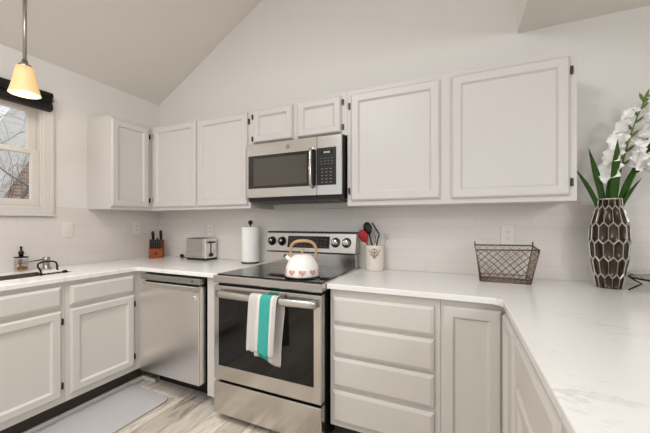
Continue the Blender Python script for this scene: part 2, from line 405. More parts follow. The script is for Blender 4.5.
def tree(loc, h, seed, label):
    rnd = random.Random(seed); b = BM()
    def branch(p, d, L, r, dep):
        pts = [p]; rs = [r]; q = p.copy(); dd = d.copy(); n = 5
        for i in range(n):
            dd = (dd+Vector((rnd.uniform(-.38, .38), rnd.uniform(-.38, .38), rnd.uniform(-.2, .2)))).normalized()
            q = q+dd*L/n; pts.append(q.copy()); rs.append(r*(1-.45*(i+1)/n))
        tube(b, pts, rs, 5 if dep < 3 else 3)
        if dep >= 5: return
        for i in range(4 if dep < 3 else 3):
            k = rnd.randint(2, n); ax = Vector((rnd.uniform(-1, 1), rnd.uniform(-1, 1), rnd.uniform(-.3, .8))).normalized()
            branch(pts[k], (dd*.55+ax*.8).normalized(), L*rnd.uniform(.55, .8), rs[k]*.6, dep+1)
    branch(Vector(loc), Vector((0, 0, 1)), h, h*.014, 0)
    o = obj('bare_tree', b, 'bark'); tag(o, label, 'tree')
tree((-4.6, -.1, -.5), 2.6, 5, 'leafless grey tree with tangled branches close outside the window')
tree((-6.4, 1.6, -.5), 2.2, 11, 'leafless tree standing further off, beyond the nearer bare tree')

# ---------------------------------------------------------------- window valance
v = thing('window_valance', 'black rolled fabric valance across the top of the window', 'valance', (0, -1.45, 2.08))
b = BM(); prof = [(.005, 2.215), (.06, 2.215), (.075, 2.205), (.078, 2.185), (.066, 2.165), (.058, 2.145), (.066, 2.125), (.074, 2.10), (.066, 2.083), (.03, 2.078), (.005, 2.085)]
A = [b.verts.new((x, -.936, z)) for x, z in prof]; B = [b.verts.new((x, -2.0, z)) for x, z in prof]
for i in range(len(prof)):
    j = (i+1) % len(prof); f = b.faces.new((A[i], A[j], B[j], B[i])); f.smooth = True
b.faces.new(A); b.faces.new(B[::-1]); obj('valance_roll', b, 'valance', v)
b = BM(); box(b, .03, .08, -2.0, -.933, 2.148, 2.156, .003); obj('valance_seam', b, 'black', v)

# ---------------------------------------------------------------- pendant lamp
PX, PY = .45, -1.249
lamp = thing('pendant_lamp', 'lit amber glass pendant lamp on a nickel rod near the window', 'lamp', (PX, PY, 2.0))
b = BM(); tube(b, [(PX, PY, 2.2), (PX, PY, 2.4596+SL*PX)], .0095, 12); obj('rod', b, 'brasshinge', lamp)
b = BM(); lathe(b, [(0, 2.455+SL*PX), (.06, 2.455+SL*PX), (.065, 2.50+SL*PX), (0, 2.5+SL*PX)], 24, (PX, PY, 0)); obj('canopy', b, 'brasshinge', lamp)
b = BM(); lathe(b, [(0, 2.225), (.014, 2.225), (.016, 2.205), (.03, 2.198), (.032, 2.178), (0, 2.176)], 24, (PX, PY, 0)); obj('socket_cap', b, 'brasshinge', lamp)
b = BM(); lathe(b, [(.026, 2.184), (.041, 2.182), (.050, 2.13), (.063, 2.065), (.072, 2.03), (.075, 2.022), (.069, 2.022), (.059, 2.065), (.046, 2.13), (.037, 2.174), (.026, 2.176)], 40, (PX, PY, 0)); obj('lamp_shade', b, 'shade', lamp)
b = BM(); lathe(b, [(0, 2.09), (.014, 2.094), (.020, 2.11), (.018, 2.13), (.012, 2.15), (0, 2.16)], 16, (PX, PY, 0)); obj('bulb', b, 'shade', lamp)
pl = bpy.data.lights.new('pendant_light', 'POINT'); pl.energy = 2; pl.color = (1, .82, .6); pl.shadow_soft_size = .03
plo = bpy.data.objects.new('pendant_light', pl); C.objects.link(plo); plo.location = (PX, PY, 1.99)

# ---------------------------------------------------------------- upper cabinets
UZ0, UZ1 = 1.36, 2.108
UP, FP = .3125, -.3125
def cab(label, loc, boxes, m):
    t = thing('cabinet', label, 'cabinet', loc)
    b = BM()
    for x in boxes: box(b, *x)
    obj('body', b, m, t, bevel=.0015)
    return t
c = cab('white upper cabinet on the left wall beside the window, single door', (0, -.5, UZ0), [(.001, .308, -.669, -.3135, UZ0, UZ1)], 'cab_up')
door(c, 'L', .308, -.672, -.352, UZ0+.022, UZ1-.026, 'cab_up', -.345)
c = cab('two-door white upper cabinet in the corner, above the toaster', (.7, 0, UZ0), [(.001, 1.392, FP, -.001, UZ0, UZ1)], 'cab_up')
door(c, 'B', FP, .345, .848, UZ0+.024, UZ1-.018, 'cab_up', .333)
door(c, 'B', FP, .875, 1.372, UZ0+.024, UZ1-.022, 'cab_up', 1.376)
c = cab('short two-door white cabinet directly above the microwave', (1.78, 0, 1.825), [(1.3925, 2.1675, FP, -.001, 1.824, UZ1)], 'cab_up')
door(c, 'B', FP, 1.428, 1.765, 1.842, UZ1-.022, 'cab_up', 1.408, SMALLDOOR)
door(c, 'B', FP, 1.805, 2.128, 1.842, UZ1-.022, 'cab_up', 2.133, SMALLDOOR)
c = cab('wide two-door white upper cabinet right of the microwave', (2.77, 0, UZ0), [(2.168, 3.373, FP, -.001, UZ0, UZ1)], 'cab_up')
door(c, 'B', FP, 2.196, 2.736, UZ0+.032, UZ1-.03, 'cab_up', 2.176)
door(c, 'B', FP, 2.797, 3.341, UZ0+.028, UZ1-.028, 'cab_up', 3.345)

# ---------------------------------------------------------------- base cabinets
BT = .883
def toe(t, x0, x1, y0, y1): 
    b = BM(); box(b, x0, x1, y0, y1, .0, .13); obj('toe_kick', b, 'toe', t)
LX, LF = .58, .58
c = cab('sink base cabinet under the window with false drawer fronts', (.29, -1.6, 0), [(.44, LX, -2.05, -1.1095, .13, BT), (.009, .4395, -2.05, -1.1095, .13, .68)], 'cab_lo')
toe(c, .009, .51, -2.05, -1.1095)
for a0, a1, h in ((-1.55, -1.133, -1.130), (-1.99, -1.57, -2.003)):
    door(c, 'L', LF, a0, a1, .173, .706, 'cab_lo', h)
    door(c, 'L', LF, a0, a1, .732, .856, 'cab_lo', None, DRAWER, 'drawer_front')
b = BM(); box(b, .51, .530, -2.05, -1.1095, 0, .032, .005); obj('shoe_moulding', b, 'cab_lo', c)
c = cab('base cabinet with one drawer and one door left of the dishwasher', (.29, -.85, 0), [(.44, LX, -1.1085, -.965, .13, BT), (.009, .4395, -1.1085, -.965, .13, .68), (.009, LX, -.9645, -.009, .13, BT), (LX, .636, -.612, -.59, .13, BT)], 'cab_lo')
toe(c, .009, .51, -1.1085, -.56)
b = BM(); box(b, .51, .530, -1.1085, -.56, 0, .032, .005); box(b, .51, .66, -.56, -.540, 0, .032, .005); obj('shoe_moulding', b, 'cab_lo', c)
door(c, 'L', LF, -1.086, -.672, .173, .706, 'cab_lo', -.668)
door(c, 'L', LF, -1.086, -.672, .732, .855, 'cab_lo', None, DRAWER, 'drawer')
c = cab('narrow filler panel between the dishwasher and the range', (1.32, -.3, 0), [(1.258, 1.388, -.61, -.009, .067, BT)], 'cab_lo')
c = cab('base cabinet with a stack of four drawers right of the range', (2.46, -.3, 0), [(2.172, 2.754, -.61, -.009, .115, BT)], 'cab_lo')
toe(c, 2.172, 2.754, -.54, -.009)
for z0, z1 in ((.697, .842), (.522, .680), (.344, .506), (.147, .322)):
    door(c, 'B', -.61, 2.193, 2.727, z0, z1, 'cab_lo', None, DRAWER, 'drawer')
c = cab('corner base cabinet with a folding two-leaf door at the peninsula', (3.1, -.4, 0), [(2.755, 3.66, -.61, -.009, .115, BT), (3.035, 3.66, -.9645, -.61, .115, BT)], 'cab_lo')
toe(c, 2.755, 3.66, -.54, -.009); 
door(c, 'B', -.61, 2.762, 3.015, .147, .852, 'cab_lo')
door(c, 'P', 3.035, -.935, -.655, .147, .852, 'cab_lo', -.950, SMALLDOOR)
c = cab('peninsula base cabinet with a drawer above a door, facing the range side', (3.3, -1.2, 0), [(3.035, 3.66, -1.52, -.9655, .115, BT)], 'cab_lo')
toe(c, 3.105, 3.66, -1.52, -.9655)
door(c, 'P', 3.035, -1.470, -.985, .708, .860, 'cab_lo', None, DRAWER, 'drawer')
door(c, 'P', 3.035, -1.470, -.985, .147, .690, 'cab_lo', -.980)
c = cab('last peninsula base cabinet, nearest the camera under the quartz top', (3.3, -2, 0), [(3.035, 3.66, -2.6, -1.521, .115, BT)], 'cab_lo')
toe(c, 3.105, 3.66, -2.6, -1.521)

# ---------------------------------------------------------------- countertops
def arc(cx, cy, r, a0, a1, n=6): return [(cx+r*math.cos(math.radians(a0+(a1-a0)*i/n)), cy+r*math.sin(math.radians(a0+(a1-a0)*i/n))) for i in range(n+1)]
CX = .605
SX0, SX1, SY0, SY1 = .185, .405, -1.72, -.975
b = BM()
outer = [(.008, -.008), (1.39, -.008), (1.39, -.648)] + arc(CX+.04, -.688, .04, 90, 180, 6) + [(CX, -2.1), (.008, -2.1)]
hole = arc(SX0+.03, SY0+.03, .03, 180, 270, 3)+arc(SX1-.03, SY0+.03, .03, 270, 360, 3)+arc(SX1-.015, SY1-.015, .015, 0, 90, 3)+arc(SX0+.015, SY1-.015, .015, 90, 180, 3)
poly_prism(b, outer, .884, .914, hole)
tag(obj('countertop', b, 'quartz', bevel=.004), 'white quartz countertop with the sink, running into the corner', 'countertop')
b = BM()
outer = [(2.164, -.008), (2.164, -.648)] + arc(2.967, -.693, .045, 90, 0, 6) + [(3.012, -2.7), (4.15, -2.7), (4.15, -.008)]
poly_prism(b, outer, .884, .914)
tag(obj('countertop', b, 'quartz', bevel=.004), 'white veined quartz countertop right of the range, forming the peninsula', 'countertop')
# sink
b = BM()
x0, x1, y0, y1 = SX0+.005, SX1-.005, SY0+.005, SY1-.005
for a in ((x0-.004, x0, y0, y1), (x1, x1+.004, y0, y1), (x0, x1, y0-.004, y0), (x0, x1, y1, y1+.004)): box(b, *a, .70, .9135)
box(b, x0, x1, y0, y1, .696, .70)
sk = obj('sink', b, 'sinksteel'); tag(sk, 'undermounted steel sink basin in the left countertop', 'sink')
b = BM(); lathe(b, [(0, .703), (.03, .703), (.035, .7015), (.04, .7005)], 20, (.31, -1.35, 0)); obj('drain', b, 'darksteel', sk)

# ---------------------------------------------------------------- dishwasher
d = thing('dishwasher', 'brushed stainless dishwasher set between the corner and the range', 'dishwasher', (.94, -.3, 0))
b = BM(); box(b, .646, 1.228, -.60, -.03, .12, .870); obj('tub_body', b, 'black', d)
b = BM(); box(b, .643, 1.238, -.664, -.602, .148, .812, .006)
dd = obj('door', b, 'steel', d)
b = BM()                                        # the lip curling out at the top of the door
pr = [(-.660, .770), (-.676, .800), (-.680, .811), (-.674, .818), (-.640, .820), (-.640, .770)]
A = [b.verts.new((.700, y, z)) for y, z in pr]; B = [b.verts.new((1.2355, y, z)) for y, z in pr]
for i in range(len(pr)): b.faces.new((A[i], A[(i+1) % len(pr)], B[(i+1) % len(pr)], B[i]))
b.faces.new(A); b.faces.new(B); obj('handle_lip', b, 'steelh', dd)
b = BM(); box(b, .650, 1.235, -.655, -.60, .826, .868, .004); cp = obj('control_panel', b, 'panelsteel', d)
b = BM()
for i in range(9): box(b, .88+i*.028, .894+i*.028, -.6565, -.654, .846, .849)
obj('button_row', b, 'greyprint', cp)
b = BM(); lathe(b, [(0, -.0025), (.007, -.002), (.008, 0)], 16, (1.165, -.655, .848), axis='y'); obj('power_button', b, 'black', cp)
b = BM(); lathe(b, [(.0, -.0016), (.015, -.0016), (.016, 0)], 24, (1.196, -.664, .740), axis='y'); sg = obj('badge', b, 'white', dd, 'small round white badge')
b = BM(); tube(b, [(1.196+.009*math.cos(a), -.6665, .740+.009*math.sin(a)) for a in [2*PI*k/16 for k in range(15)]], .0014, 5)
tube(b, [(1.194, -.6665, .745), (1.194, -.6665, .736), (1.200, -.6665, .736)], .0012, 5); obj('badge_mark', b, 'greyprint', sg)
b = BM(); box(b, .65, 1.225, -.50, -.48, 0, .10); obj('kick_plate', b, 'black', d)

# ---------------------------------------------------------------- range
RX0, RX1 = 1.405, 2.157
r = thing('range', 'freestanding stainless electric range with a black glass oven door', 'range', (1.777, -.35, 0))
b = BM(); box(b, RX0+.004, RX1-.004, -.655, -.03, .03, .895); obj('body', b, 'black', r, 'black side panels')
for x in (RX0+.05, RX1-.05):
    for y in (-.6, -.08):
        b = BM(); lathe(b, [(0, 0), (.02, 0), (.02, .01), (.012, .03), (0, .03)], 12, (x, y, 0)); obj('leg', b, 'black', r)
b = BM(); box(b, RX0, RX1, -.703, -.655, .262, .856, .005)
od = obj('oven_door', b, 'steelh', r)
b = BM(); box(b, RX0+.040, RX1-.045, -.7055, -.70, .352, .812, .002); obj('oven_window', b, 'ovenglass', od)
b = BM()                                        # handle: bowed flat bar
n = 16; grid = []
for i in range(n+1):
    t = i/n; x = RX0+.042+(RX1-RX0-.062)*t; y = -.728-.020*math.sin(PI*t)**.6
    ring = [(y+.010, .786), (y-.004, .788), (y-.010, .800), (y-.010, .819), (y-.003, .829), (y+.010, .829)]
    grid.append([Vector((x, a, z)) for a, z in ring+[ring[0]]])
quadsheet(b, grid); b.faces.new([b.verts.new(p) for p in grid[0][:-1]]); b.faces.new([b.verts.new(p) for p in grid[-1][:-1]])
bmesh.ops.remove_doubles(b, verts=b.verts, dist=1e-5)
for x in (RX0+.046, RX1-.054): box(b, x, x+.028, -.734, -.702, .790, .824, .003)
obj('oven_handle', b, 'steelh', od)
b = BM(); box(b, RX0, RX1, -.703, -.655, .045, .246, .005); obj('storage_drawer', b, 'steelh', r)
b = BM(); box(b, RX0+.01, RX1-.01, -.672, -.655, .857, .872, .001); obj('vent_slot', b, 'black', r)
b = BM(); box(b, RX0-.004, RX1+.004, -.708, -.06, .872, .918, .006); obj('cooktop_frame', b, 'steelh', r)
b = BM(); box(b, RX0+.008, RX1-.008, -.680, -.085, .917, .924, .002); ct = obj('cooktop_glass', b, 'blackglass', r)
for x, y, rr in ((1.58, -.52, .10), (1.98, -.52, .115), (1.58, -.24, .08), (1.98, -.24, .08)):
    b = BM(); tube(b, [(x+rr*math.cos(a), y+rr*math.sin(a), .9235) for a in [2*PI*k/40 for k in range(40)]], .0012, 5, closed=True); obj('burner_ring', b, 'greyprint', ct)
# backguard: lower riser and slanted control panel
b = BM(); box(b, RX0+.006, RX1-.006, -.085, -.012, .917, 1.02, .003); obj('backguard_riser', b, 'steelh', r)
b = BM(); pr = [(-.118, 1.024), (-.124, 1.03), (-.096, 1.168), (-.088, 1.178), (-.014, 1.178), (-.014, 1.024)]
A = [b.verts.new((RX0-.002, y, z)) for y, z in pr]; B = [b.verts.new((RX1+.002, y, z)) for y, z in pr]
for i in range(len(pr)): b.faces.new((A[i], A[(i+1) % len(pr)], B[(i+1) % len(pr)], B[i]))
b.faces.new(A); b.faces.new(B); bg_ = obj('control_panel', b, 'panelsteel2', r)
b = BM(); box(b, RX0-.004, RX1+.004, -.096, -.012, 1.172, 1.182, .003); box(b, RX0+.004, RX1-.004, -.118, -.014, 1.018, 1.026, .001); obj('panel_edge', b, 'black', bg_, 'black edging')
def onpanel(x, z, d=0):           # a point on the slanted face
    t = (z-1.03)/(1.168-1.03); return Vector((x, -.124+.028*t-d, z))
b = BM()
vs = [b.verts.new(onpanel(x, z, dd_)) for dd_ in (.0, .003) for x, z in ((1.598, 1.058), (1.955, 1.058), (1.955, 1.148), (1.598, 1.148))]
for q in ((0, 1, 2, 3), (4, 5, 6, 7), (0, 1, 5, 4), (1, 2, 6, 5), (2, 3, 7, 6), (3, 0, 4, 7)): b.faces.new([vs[k] for k in q])
ds = obj('display', b, 'blackglass', bg_)
b = BM()
for i in range(10):
    for j in range(3):
        if 3 < i < 7 and j > 0: continue
        p = onpanel(1.625+i*.033, 1.072+j*.026, .0035); box(b, p.x-.005, p.x+.005, p.y-.0004, p.y+.0006, p.z-.0015, p.z+.0015)
obj('button_print', b, 'greyprint', ds)
for x, m_ in ((1.452, 'black'), (1.545, 'black'), (2.002, 'chrome'), (2.088, 'chrome')):
    b = BM(); lathe(b, [(0, -.034), (.021, -.034), (.025, -.030), (.027, -.004), (.031, 0), (0, 0)], 28, (0, 0, 0), axis='y')
    box(b, -.005, .005, -.039, -.033, -.022, .022, .002)
    p = onpanel(x, 1.104); placed(b, p, rx=-.2)
    k = obj('knob', b, m_, bg_, None if m_ == 'black' else 'silver knob')
    b = BM(); lathe(b, [(.0, -.002), (.036, -.002), (.037, 0)], 28, axis='y'); placed(b, p, rx=-.2); obj('knob_dial', b, 'black', k)
    if m_ == 'black':
        b = BM(); lathe(b, [(0, -.036), (.014, -.036), (.015, -.033), (0, -.033)], 20, axis='y'); placed(b, p, rx=-.2); obj('knob_cap', b, 'chrome', k)

# ---------------------------------------------------------------- microwave
m = thing('microwave', 'stainless over-the-range microwave with a black window, under the short cabinet', 'microwave', (1.777, -.2, 1.41))
MX0, MX1, MF = 1.402, 2.150, -.372
b = BM(); box(b, MX0, MX1+.006, -.345, -.009, 1.405, 1.822); obj('body', b, 'black', m)
b = BM(); box(b, MX0, 1.972, MF, -.346, 1.432, 1.822, .004); md = obj('door', b, 'steelh', m)
b = BM(); box(b, 1.974, MX1, MF, -.346, 1.432, 1.822, .004); mc = obj('control_frame', b, 'steelh', m)
b = BM(); box(b, MX0+.018, 1.970, MF-.003, MF+.002, 1.497, 1.735, .001); mw_ = obj('door_window', b, 'mwglass', md, 'dark glass window')
b = BM(); box(b, MX0+.065, 1.90, MF-.0036, MF-.0028, 1.516, 1.712, .0); obj('window_screen', b, 'mwscreen', mw_)
b = BM(); box(b, 1.976, 2.112, MF-.003, MF+.002, 1.497, 1.742, .001); kp = obj('keypad', b, 'black', mc)
b = BM()
for i in range(3):
    for j in range(5): x = 2.015+i*.030; z = 1.515+j*.022; box(b, x-.007, x+.007, MF-.0042, MF-.003, z-.003, z+.003, 0)
for i in range(4):
    for j in range(3): x = 2.008+i*.025; z = 1.636+j*.018; box(b, x-.006, x+.006, MF-.0042, MF-.003, z-.0015, z+.0015, 0)
obj('key_print', b, 'greyprint', kp)
b = BM(); box(b, 2.012, 2.085, MF-.0045, MF-.003, 1.70, 1.722, .001); dp = obj('clock_display', b, 'blackglass', kp)
b = BM()
for x in (2.030, 2.043, 2.056, 2.066): box(b, x-.004, x+.004, MF-.0052, MF-.0045, 1.705, 1.717)
obj('clock_digits', b, 'print', dp)
b = BM(); tube(b, [(1.944, MF-.002, 1.488), (1.944, MF-.030, 1.495), (1.944, MF-.036, 1.52), (1.944, MF-.040, 1.61), (1.944, MF-.036, 1.71), (1.944, MF-.030, 1.735), (1.944, MF-.002, 1.742)], .0105, 10); obj('handle', b, 'steelh', md)
b = BM(); lathe(b, [(0, -.002), (.015, -.002), (.016, 0)], 28, (1.752, MF, 1.777), axis='y'); lg = obj('badge', b, 'greyprint', md, 'round grey badge')
b = BM(); tube(b, [(1.752+.012*math.cos(a), MF-.0025, 1.777+.012*math.sin(a)) for a in [2*PI*k/20 for k in range(20)]], .001, 5, closed=True)
tube(b, [(1.7505+.004*math.cos(a), MF-.0025, 1.777+.006*math.sin(a)) for a in [.6+4.6*k/8 for k in range(9)]], .0009, 5)
tube(b, [(1.7545+.0035*math.cos(a), MF-.0025, 1.777+.006*math.sin(a)) for a in [.8+4.4*k/8 for k in range(9)]]+[(1.7575, MF-.0025, 1.777)], .0009, 5); obj('badge_mark', b, 'print', lg)
b = BM(); box(b, MX0+.03, MX1-.03, -.34, -.05, 1.399, 1.405, .001)
for k in range(12): box(b, MX0+.06+k*.05, MX0+.09+k*.05, -.30, -.18, 1.396, 1.400)
obj('vent_grille', b, 'darksteel', m)

# ---------------------------------------------------------------- towel on the oven handle
t0, t1 = 1.725, 1.915
path = [(-.7115, .455), (-.7117, .52), (-.7118, .62), (-.7119, .72), (-.712, .785), (-.716, .826), (-.729, .838), (-.748, .838), (-.763, .828), (-.768, .79), (-.771, .72), (-.776, .64), (-.780, .57), (-.783, .515)]
nx = 24; grid = []
for k, (y, z) in enumerate(path):
    row = []; drop = max(0, .83-z); back = k < 5
    for i in range(nx+1):
        t = i/nx; x = t0+(t1-t0)*t
        wv = .013*math.sin(t*9+.5+k*.15)*min(1, drop*4)*(0 if back else 1)+.006*math.sin(t*21+k*.4)*min(1, drop*5)*(0 if back else 1)
        x += (.030*(1-min(1, drop*3.5))-.004*min(1, drop*3)) if back else -.004*min(1, drop*3)
        zz = z + (.010*math.sin(t*6) if k in (0, len(path)-1) else 0) - (.03*t if k == 0 else 0) - (0 if not back else 0)
        row.append(Vector((x, y-abs(wv) if not back else y, zz)))
    grid.append(row)
def tm(i, j):
    t = (j+.5)/nx
    if i < 5: return 1 if .18 < t < .55 else (0 if t < .65 else 2)
    if .40 < t < .78: return 1
    if .33 < t <= .40 or .78 <= t < .86: return 0
    return 2
b = BM(); quadsheet(b, grid, mf=tm)
tag(obj('dish_towel', b, ['towelw', 'towelt', 'towelg'], solid=.005, subsurf=1), 'white dish towel with a wide teal stripe draped over the oven handle', 'towel')

# ---------------------------------------------------------------- kettle
KX, KY, KZ = 1.963, -.556, .9245
k = thing('kettle', 'white enamel kettle with pink hearts standing on the cooktop', 'kettle', (KX, KY, KZ))
prof = [(0, 0), (.098, 0), (.104, .004), (.106, .018), (.104, .040), (.096, .070), (.083, .096), (.067, .117), (.056, .127), (.050, .132), (.030, .137), (0, .139)]
b = BM(); lathe(b, prof, 48, (KX, KY, KZ)); obj('kettle_body', b, 'enamel', k)
b = BM(); lathe(b, [(.104, .0), (.1065, .002), (.1065, .007), (.104, .009)], 48, (KX, KY, KZ)); obj('base_rim', b, 'black', k)
b = BM(); lathe(b, [(0, .137), (.008, .137), (.007, .145), (.014, .151), (.015, .159), (.009, .167), (0, .169)], 20, (KX, KY, KZ)); obj('lid_knob', b, 'tan', k)
def kr(h):
    for (ra, ha), (rb, hb) in zip(prof[1:], prof[2:]):
        if ha <= h <= hb: return ra+(rb-ra)*(h-ha)/(hb-ha)
    return .1
hn = 10
for i in range(hn):
    a0 = 2*PI*i/hn+.18
    b = BM(); ring = []
    for s in range(24):
        tt = 2*PI*s/24; hx = 16*math.sin(tt)**3/17; hz = (13*math.cos(tt)-5*math.cos(2*tt)-2*math.cos(3*tt)-math.cos(4*tt))/17
        h = .036+hz*.0215; rr = kr(h)+.0012; a = a0+hx*.0245/rr
        ring.append(b.verts.new((KX+rr*math.cos(a), KY+rr*math.sin(a), KZ+h)))
    cc = b.verts.new((KX+(kr(.036)+.0016)*math.cos(a0), KY+(kr(.036)+.0016)*math.sin(a0), KZ+.036))
    for s in range(24): b.faces.new((ring[s], ring[(s+1) % 24], cc))
    obj('heart', b, 'pink', k, 'pink painted heart')
ax = Vector((math.cos(.38), math.sin(.38), 0))
b = BM(); pts = []
for i in range(25):
    a = math.radians(-42+264*i/24); cs, sn = math.cos(a), math.sin(a); pts.append(Vector((KX, KY, KZ+.150))+ax*(.006+.078*math.copysign(abs(cs)**.75, cs))+Vector((0, 0, .066*math.copysign(abs(sn)**.75, sn))))
tube(b, pts, [.0055+.0045*math.sin(PI*i/24) for i in range(25)], 10); obj('kettle_handle', b, 'tan', k, 'arched tan wooden handle')
b = BM(); sp = -ax
s0 = Vector((KX, KY, KZ))
tube(b, [s0+sp*.066+Vector((0, 0, .096)), s0+sp*.088+Vector((0, 0, .112)), s0+sp*.102+Vector((0, 0, .125))], [.018, .013, .010], 12); sp_ = obj('spout', b, 'enamel', k)
b = BM(); tube(b, [s0+sp*.101+Vector((0, 0, .122)), s0+sp*.108+Vector((0, 0, .130))], [.0115, .011], 12); obj('spout_cap', b, 'black', sp_)

# ---------------------------------------------------------------- paper towel holder
px, py = 1.236, -.110
t = thing('paper_towel_holder', 'upright paper towel holder with a white roll left of the range', 'paper towel', (px, py, .914))
b = BM(); lathe(b, [(0, 0), (.074, 0), (.076, .006), (.07, .011), (0, .012)], 32, (px, py, .9145)); obj('base', b, 'darksteel', t)
b = BM(); tube(b, [(px, py, .92), (px, py, 1.245)], .005, 10); obj('rod', b, 'darksteel', t)
b = BM(); lathe(b, [(0, -.022), (.013, -.017), (.020, 0), (.014, .015), (0, .020)], 20, (px, py, 1.252)); obj('finial', b, 'black', t)
b = BM(); lathe(b, [(.02, .013), (.070, .013), (.072, .016), (.0725, .15), (.072, .296), (.069, .299), (.02, .299), (.02, .013)], 40, (px, py, .9145)); obj('paper_roll', b, 'paper', t)

# ---------------------------------------------------------------- toaster
t = thing('toaster', 'two-slice stainless toaster with black base, on the left countertop', 'toaster', (.66, -.1, .914))
TX0, TX1, TY0, TY1 = .560, .788, -.168, -.02
b = BM(); box(b, TX0, TX1-.012, TY0, TY1, .928, 1.112, .016, seg=3); tb = obj('housing', b, 'chrome', t)
b = BM(); box(b, TX1-.016, TX1+.004, TY0+.004, TY1-.004, .930, 1.108, .008, seg=3); te = obj('end_panel', b, 'steel', t)
b = BM(); box(b, TX0+.004, TX1+.002, TY0+.003, TY1-.003, .918, .934, .003); obj('base', b, 'black', t)
b = BM(); box(b, TX1+.0035, TX1+.006, TY0+.063, TY0+.075, .965, 1.085); obj('lever_slot', b, 'black', te)
b = BM(); box(b, TX1+.004, TX1+.026, TY0+.035, TY0+.105, 1.068, 1.082, .002); obj('lever', b, 'black', te)
b = BM(); lathe(b, [(0, .018), (.017, .017), (.019, .003), (0, .003)], 20, (TX1, TY0+.07, .962), axis='x'); obj('dial', b, 'black', te)
for z in (.965, .985, 1.0):
    b = BM(); box(b, TX1+.003, TX1+.006, TY0+.103, TY0+.112, z-.003, z+.004, .001); obj('button', b, 'black', te)
for y in (-.125, -.075):
    b = BM(); box(b, TX0+.02, TX1-.03, y-.009, y+.009, 1.1125, 1.1135); obj('bread_slot', b, 'black', tb)
for x in (TX0+.02, TX1-.03):
    for y in (TY0+.02, TY1-.02):
        b = BM(); lathe(b, [(0, 0), (.008, 0), (.008, .006), (0, .006)], 10, (x, y, .9145)); obj('foot', b, 'black', t)
b = BM(); tube(b, [(TX0+.01, -.06, .924), (TX0-.03, -.07, .9175), (.49, -.085, .917), (.43, -.078, .919), (.40, -.06, .928)], .0034, 6); obj('cord', b, 'black', t)
b = BM(); box(b, .375, .405, -.075, -.045, .9155, .948, .008); obj('plug', b, 'black', t)

# ---------------------------------------------------------------- knife block
t = thing('knife_block', 'orange wooden knife block with black-handled knives in the corner', 'knife block', (.16, -.15, .914))
KB = Vector((.165, -.155, .9145)); rz = math.radians(42)
def kb(bm, s=0): placed(bm, KB, rz=rz, start=s)
b = BM(); pr = [(-.060, 0), (.055, 0), (.055, .170), (.030, .170), (-.060, .088)]
A = [b.verts.new((-.058, y, z)) for y, z in pr]; B = [b.verts.new((.058, y, z)) for y, z in pr]
for i in range(len(pr)): b.faces.new((A[i], A[(i+1) % len(pr)], B[(i+1) % len(pr)], B[i]))
b.faces.new(A); b.faces.new(B); kb(b); blk = obj('block', b, 'wood', t, bevel=.003)
b = BM(); lathe(b, [(0, -.0006), (.012, -.0006), (.012, 0)], 16, (0, -.0605, .045), axis='y'); kb(b); obj('burned_mark', b, 'darkwood', blk)
for i in range(6):                               # steak knives low on the slanted face
    x = -.044+i*.0176
    b = BM(); y0 = -.062; box(b, x-.0055, x+.0055, -.100, -.0905+.0, .095, .106, .001)
    b.free(); b = BM()
    tube(b, [(x, -.045, .096), (x, -.055, .106), (x, -.058, .116)], [.006, .006, .0065], 8)
    box(b, x-.0068, x+.0068, -.066, -.046, .095, .178, .003); kb(b); kn = obj('steak_knife_handle', b, 'black', t)
    b = BM()
    for zz in (.112, .155): lathe(b, [(0, -.0012), (.0022, -.0010), (.0022, 0)], 8, (x, -.066, zz), axis='y')
    kb(b); obj('rivet', b, 'chrome', kn)
for x, L in ((-.034, .075), (.034, .085)):
    b = BM(); tube(b, [(x, .018, .165), (x, .014, .19), (x, .006, .175+L*.7), (x, -.002, .175+L)], [.011, .012, .014, .0125], 10); kb(b); obj('knife_handle', b, 'black', t)
b = BM(); tube(b, [(0, .02, .17), (0, .017, .186)], [.009, .009], 10); kb(b); obj('knife_handle', b, 'black', t)

# ---------------------------------------------------------------- soap bottle, faucet, sink caddy
t = thing('soap_dispenser', 'clear glass soap bottle with a black pump behind the sink', 'soap bottle', (.055, -1.115, .914))
sx, sy = .058, -1.112
b = BM(); box(b, sx-.024, sx+.024, sy-.030, sy+.030, .9145, 1.010, .006); obj('bottle', b, 'clear', t)
b = BM(); box(b, sx-.020, sx+.020, sy-.026, sy+.026, .921, .968, .004); obj('liquid_soap', b, 'amber', t)
b = BM(); box(b, sx-.025, sx+.025, sy-.031, sy+.031, 1.008, 1.016, .002); obj('collar', b, 'black', t)
b = BM(); lathe(b, [(0, 1.015), (.012, 1.016), (.012, 1.035), (.017, 1.036), (.017, 1.042), (.010, 1.056), (.006, 1.06), (.006, 1.075), (.008, 1.077), (.006, 1.086), (0, 1.088)], 20, (sx, sy, 0)); obj('pump', b, 'black', t)
fx, fy = .090, -.985
t = thing('faucet', 'brushed nickel faucet valve with a long thin lever behind the sink', 'faucet', (fx, fy, .914))
b = BM(); lathe(b, [(0, 0), (.030, 0), (.030, .006), (.020, .008), (.019, .055), (.021, .057), (.021, .085), (0, .087)], 28, (fx, fy, .9145)); obj('valve_body', b, 'panelsteel', t)
b = BM(); tube(b, [(fx, fy-.018, .985), (fx, fy-.06, .981), (fx+.002, fy-.105, .977)], [.005, .004, .003], 10); obj('lever', b, 'darksteel', t)
t = thing('sink_caddy', 'black wire sink caddy with an arched handle at the sink edge', 'caddy', (.36, -1.08, .914))
b = BM()
tube(b, [(.345, -1.125, .900), (.345, -1.125, .921), (.343, -1.128, .940), (.338, -1.140, .965), (.332, -1.136, .982), (.322, -1.115, .990), (.315, -1.09, .992), (.312, -1.05, .990), (.314, -1.032, .982), (.318, -1.026, .962), (.325, -1.030, .938), (.330, -1.024, .921), (.330, -1.024, .900)], .0058, 8)
obj('arched_handle', b, 'iron', t)
b = BM()
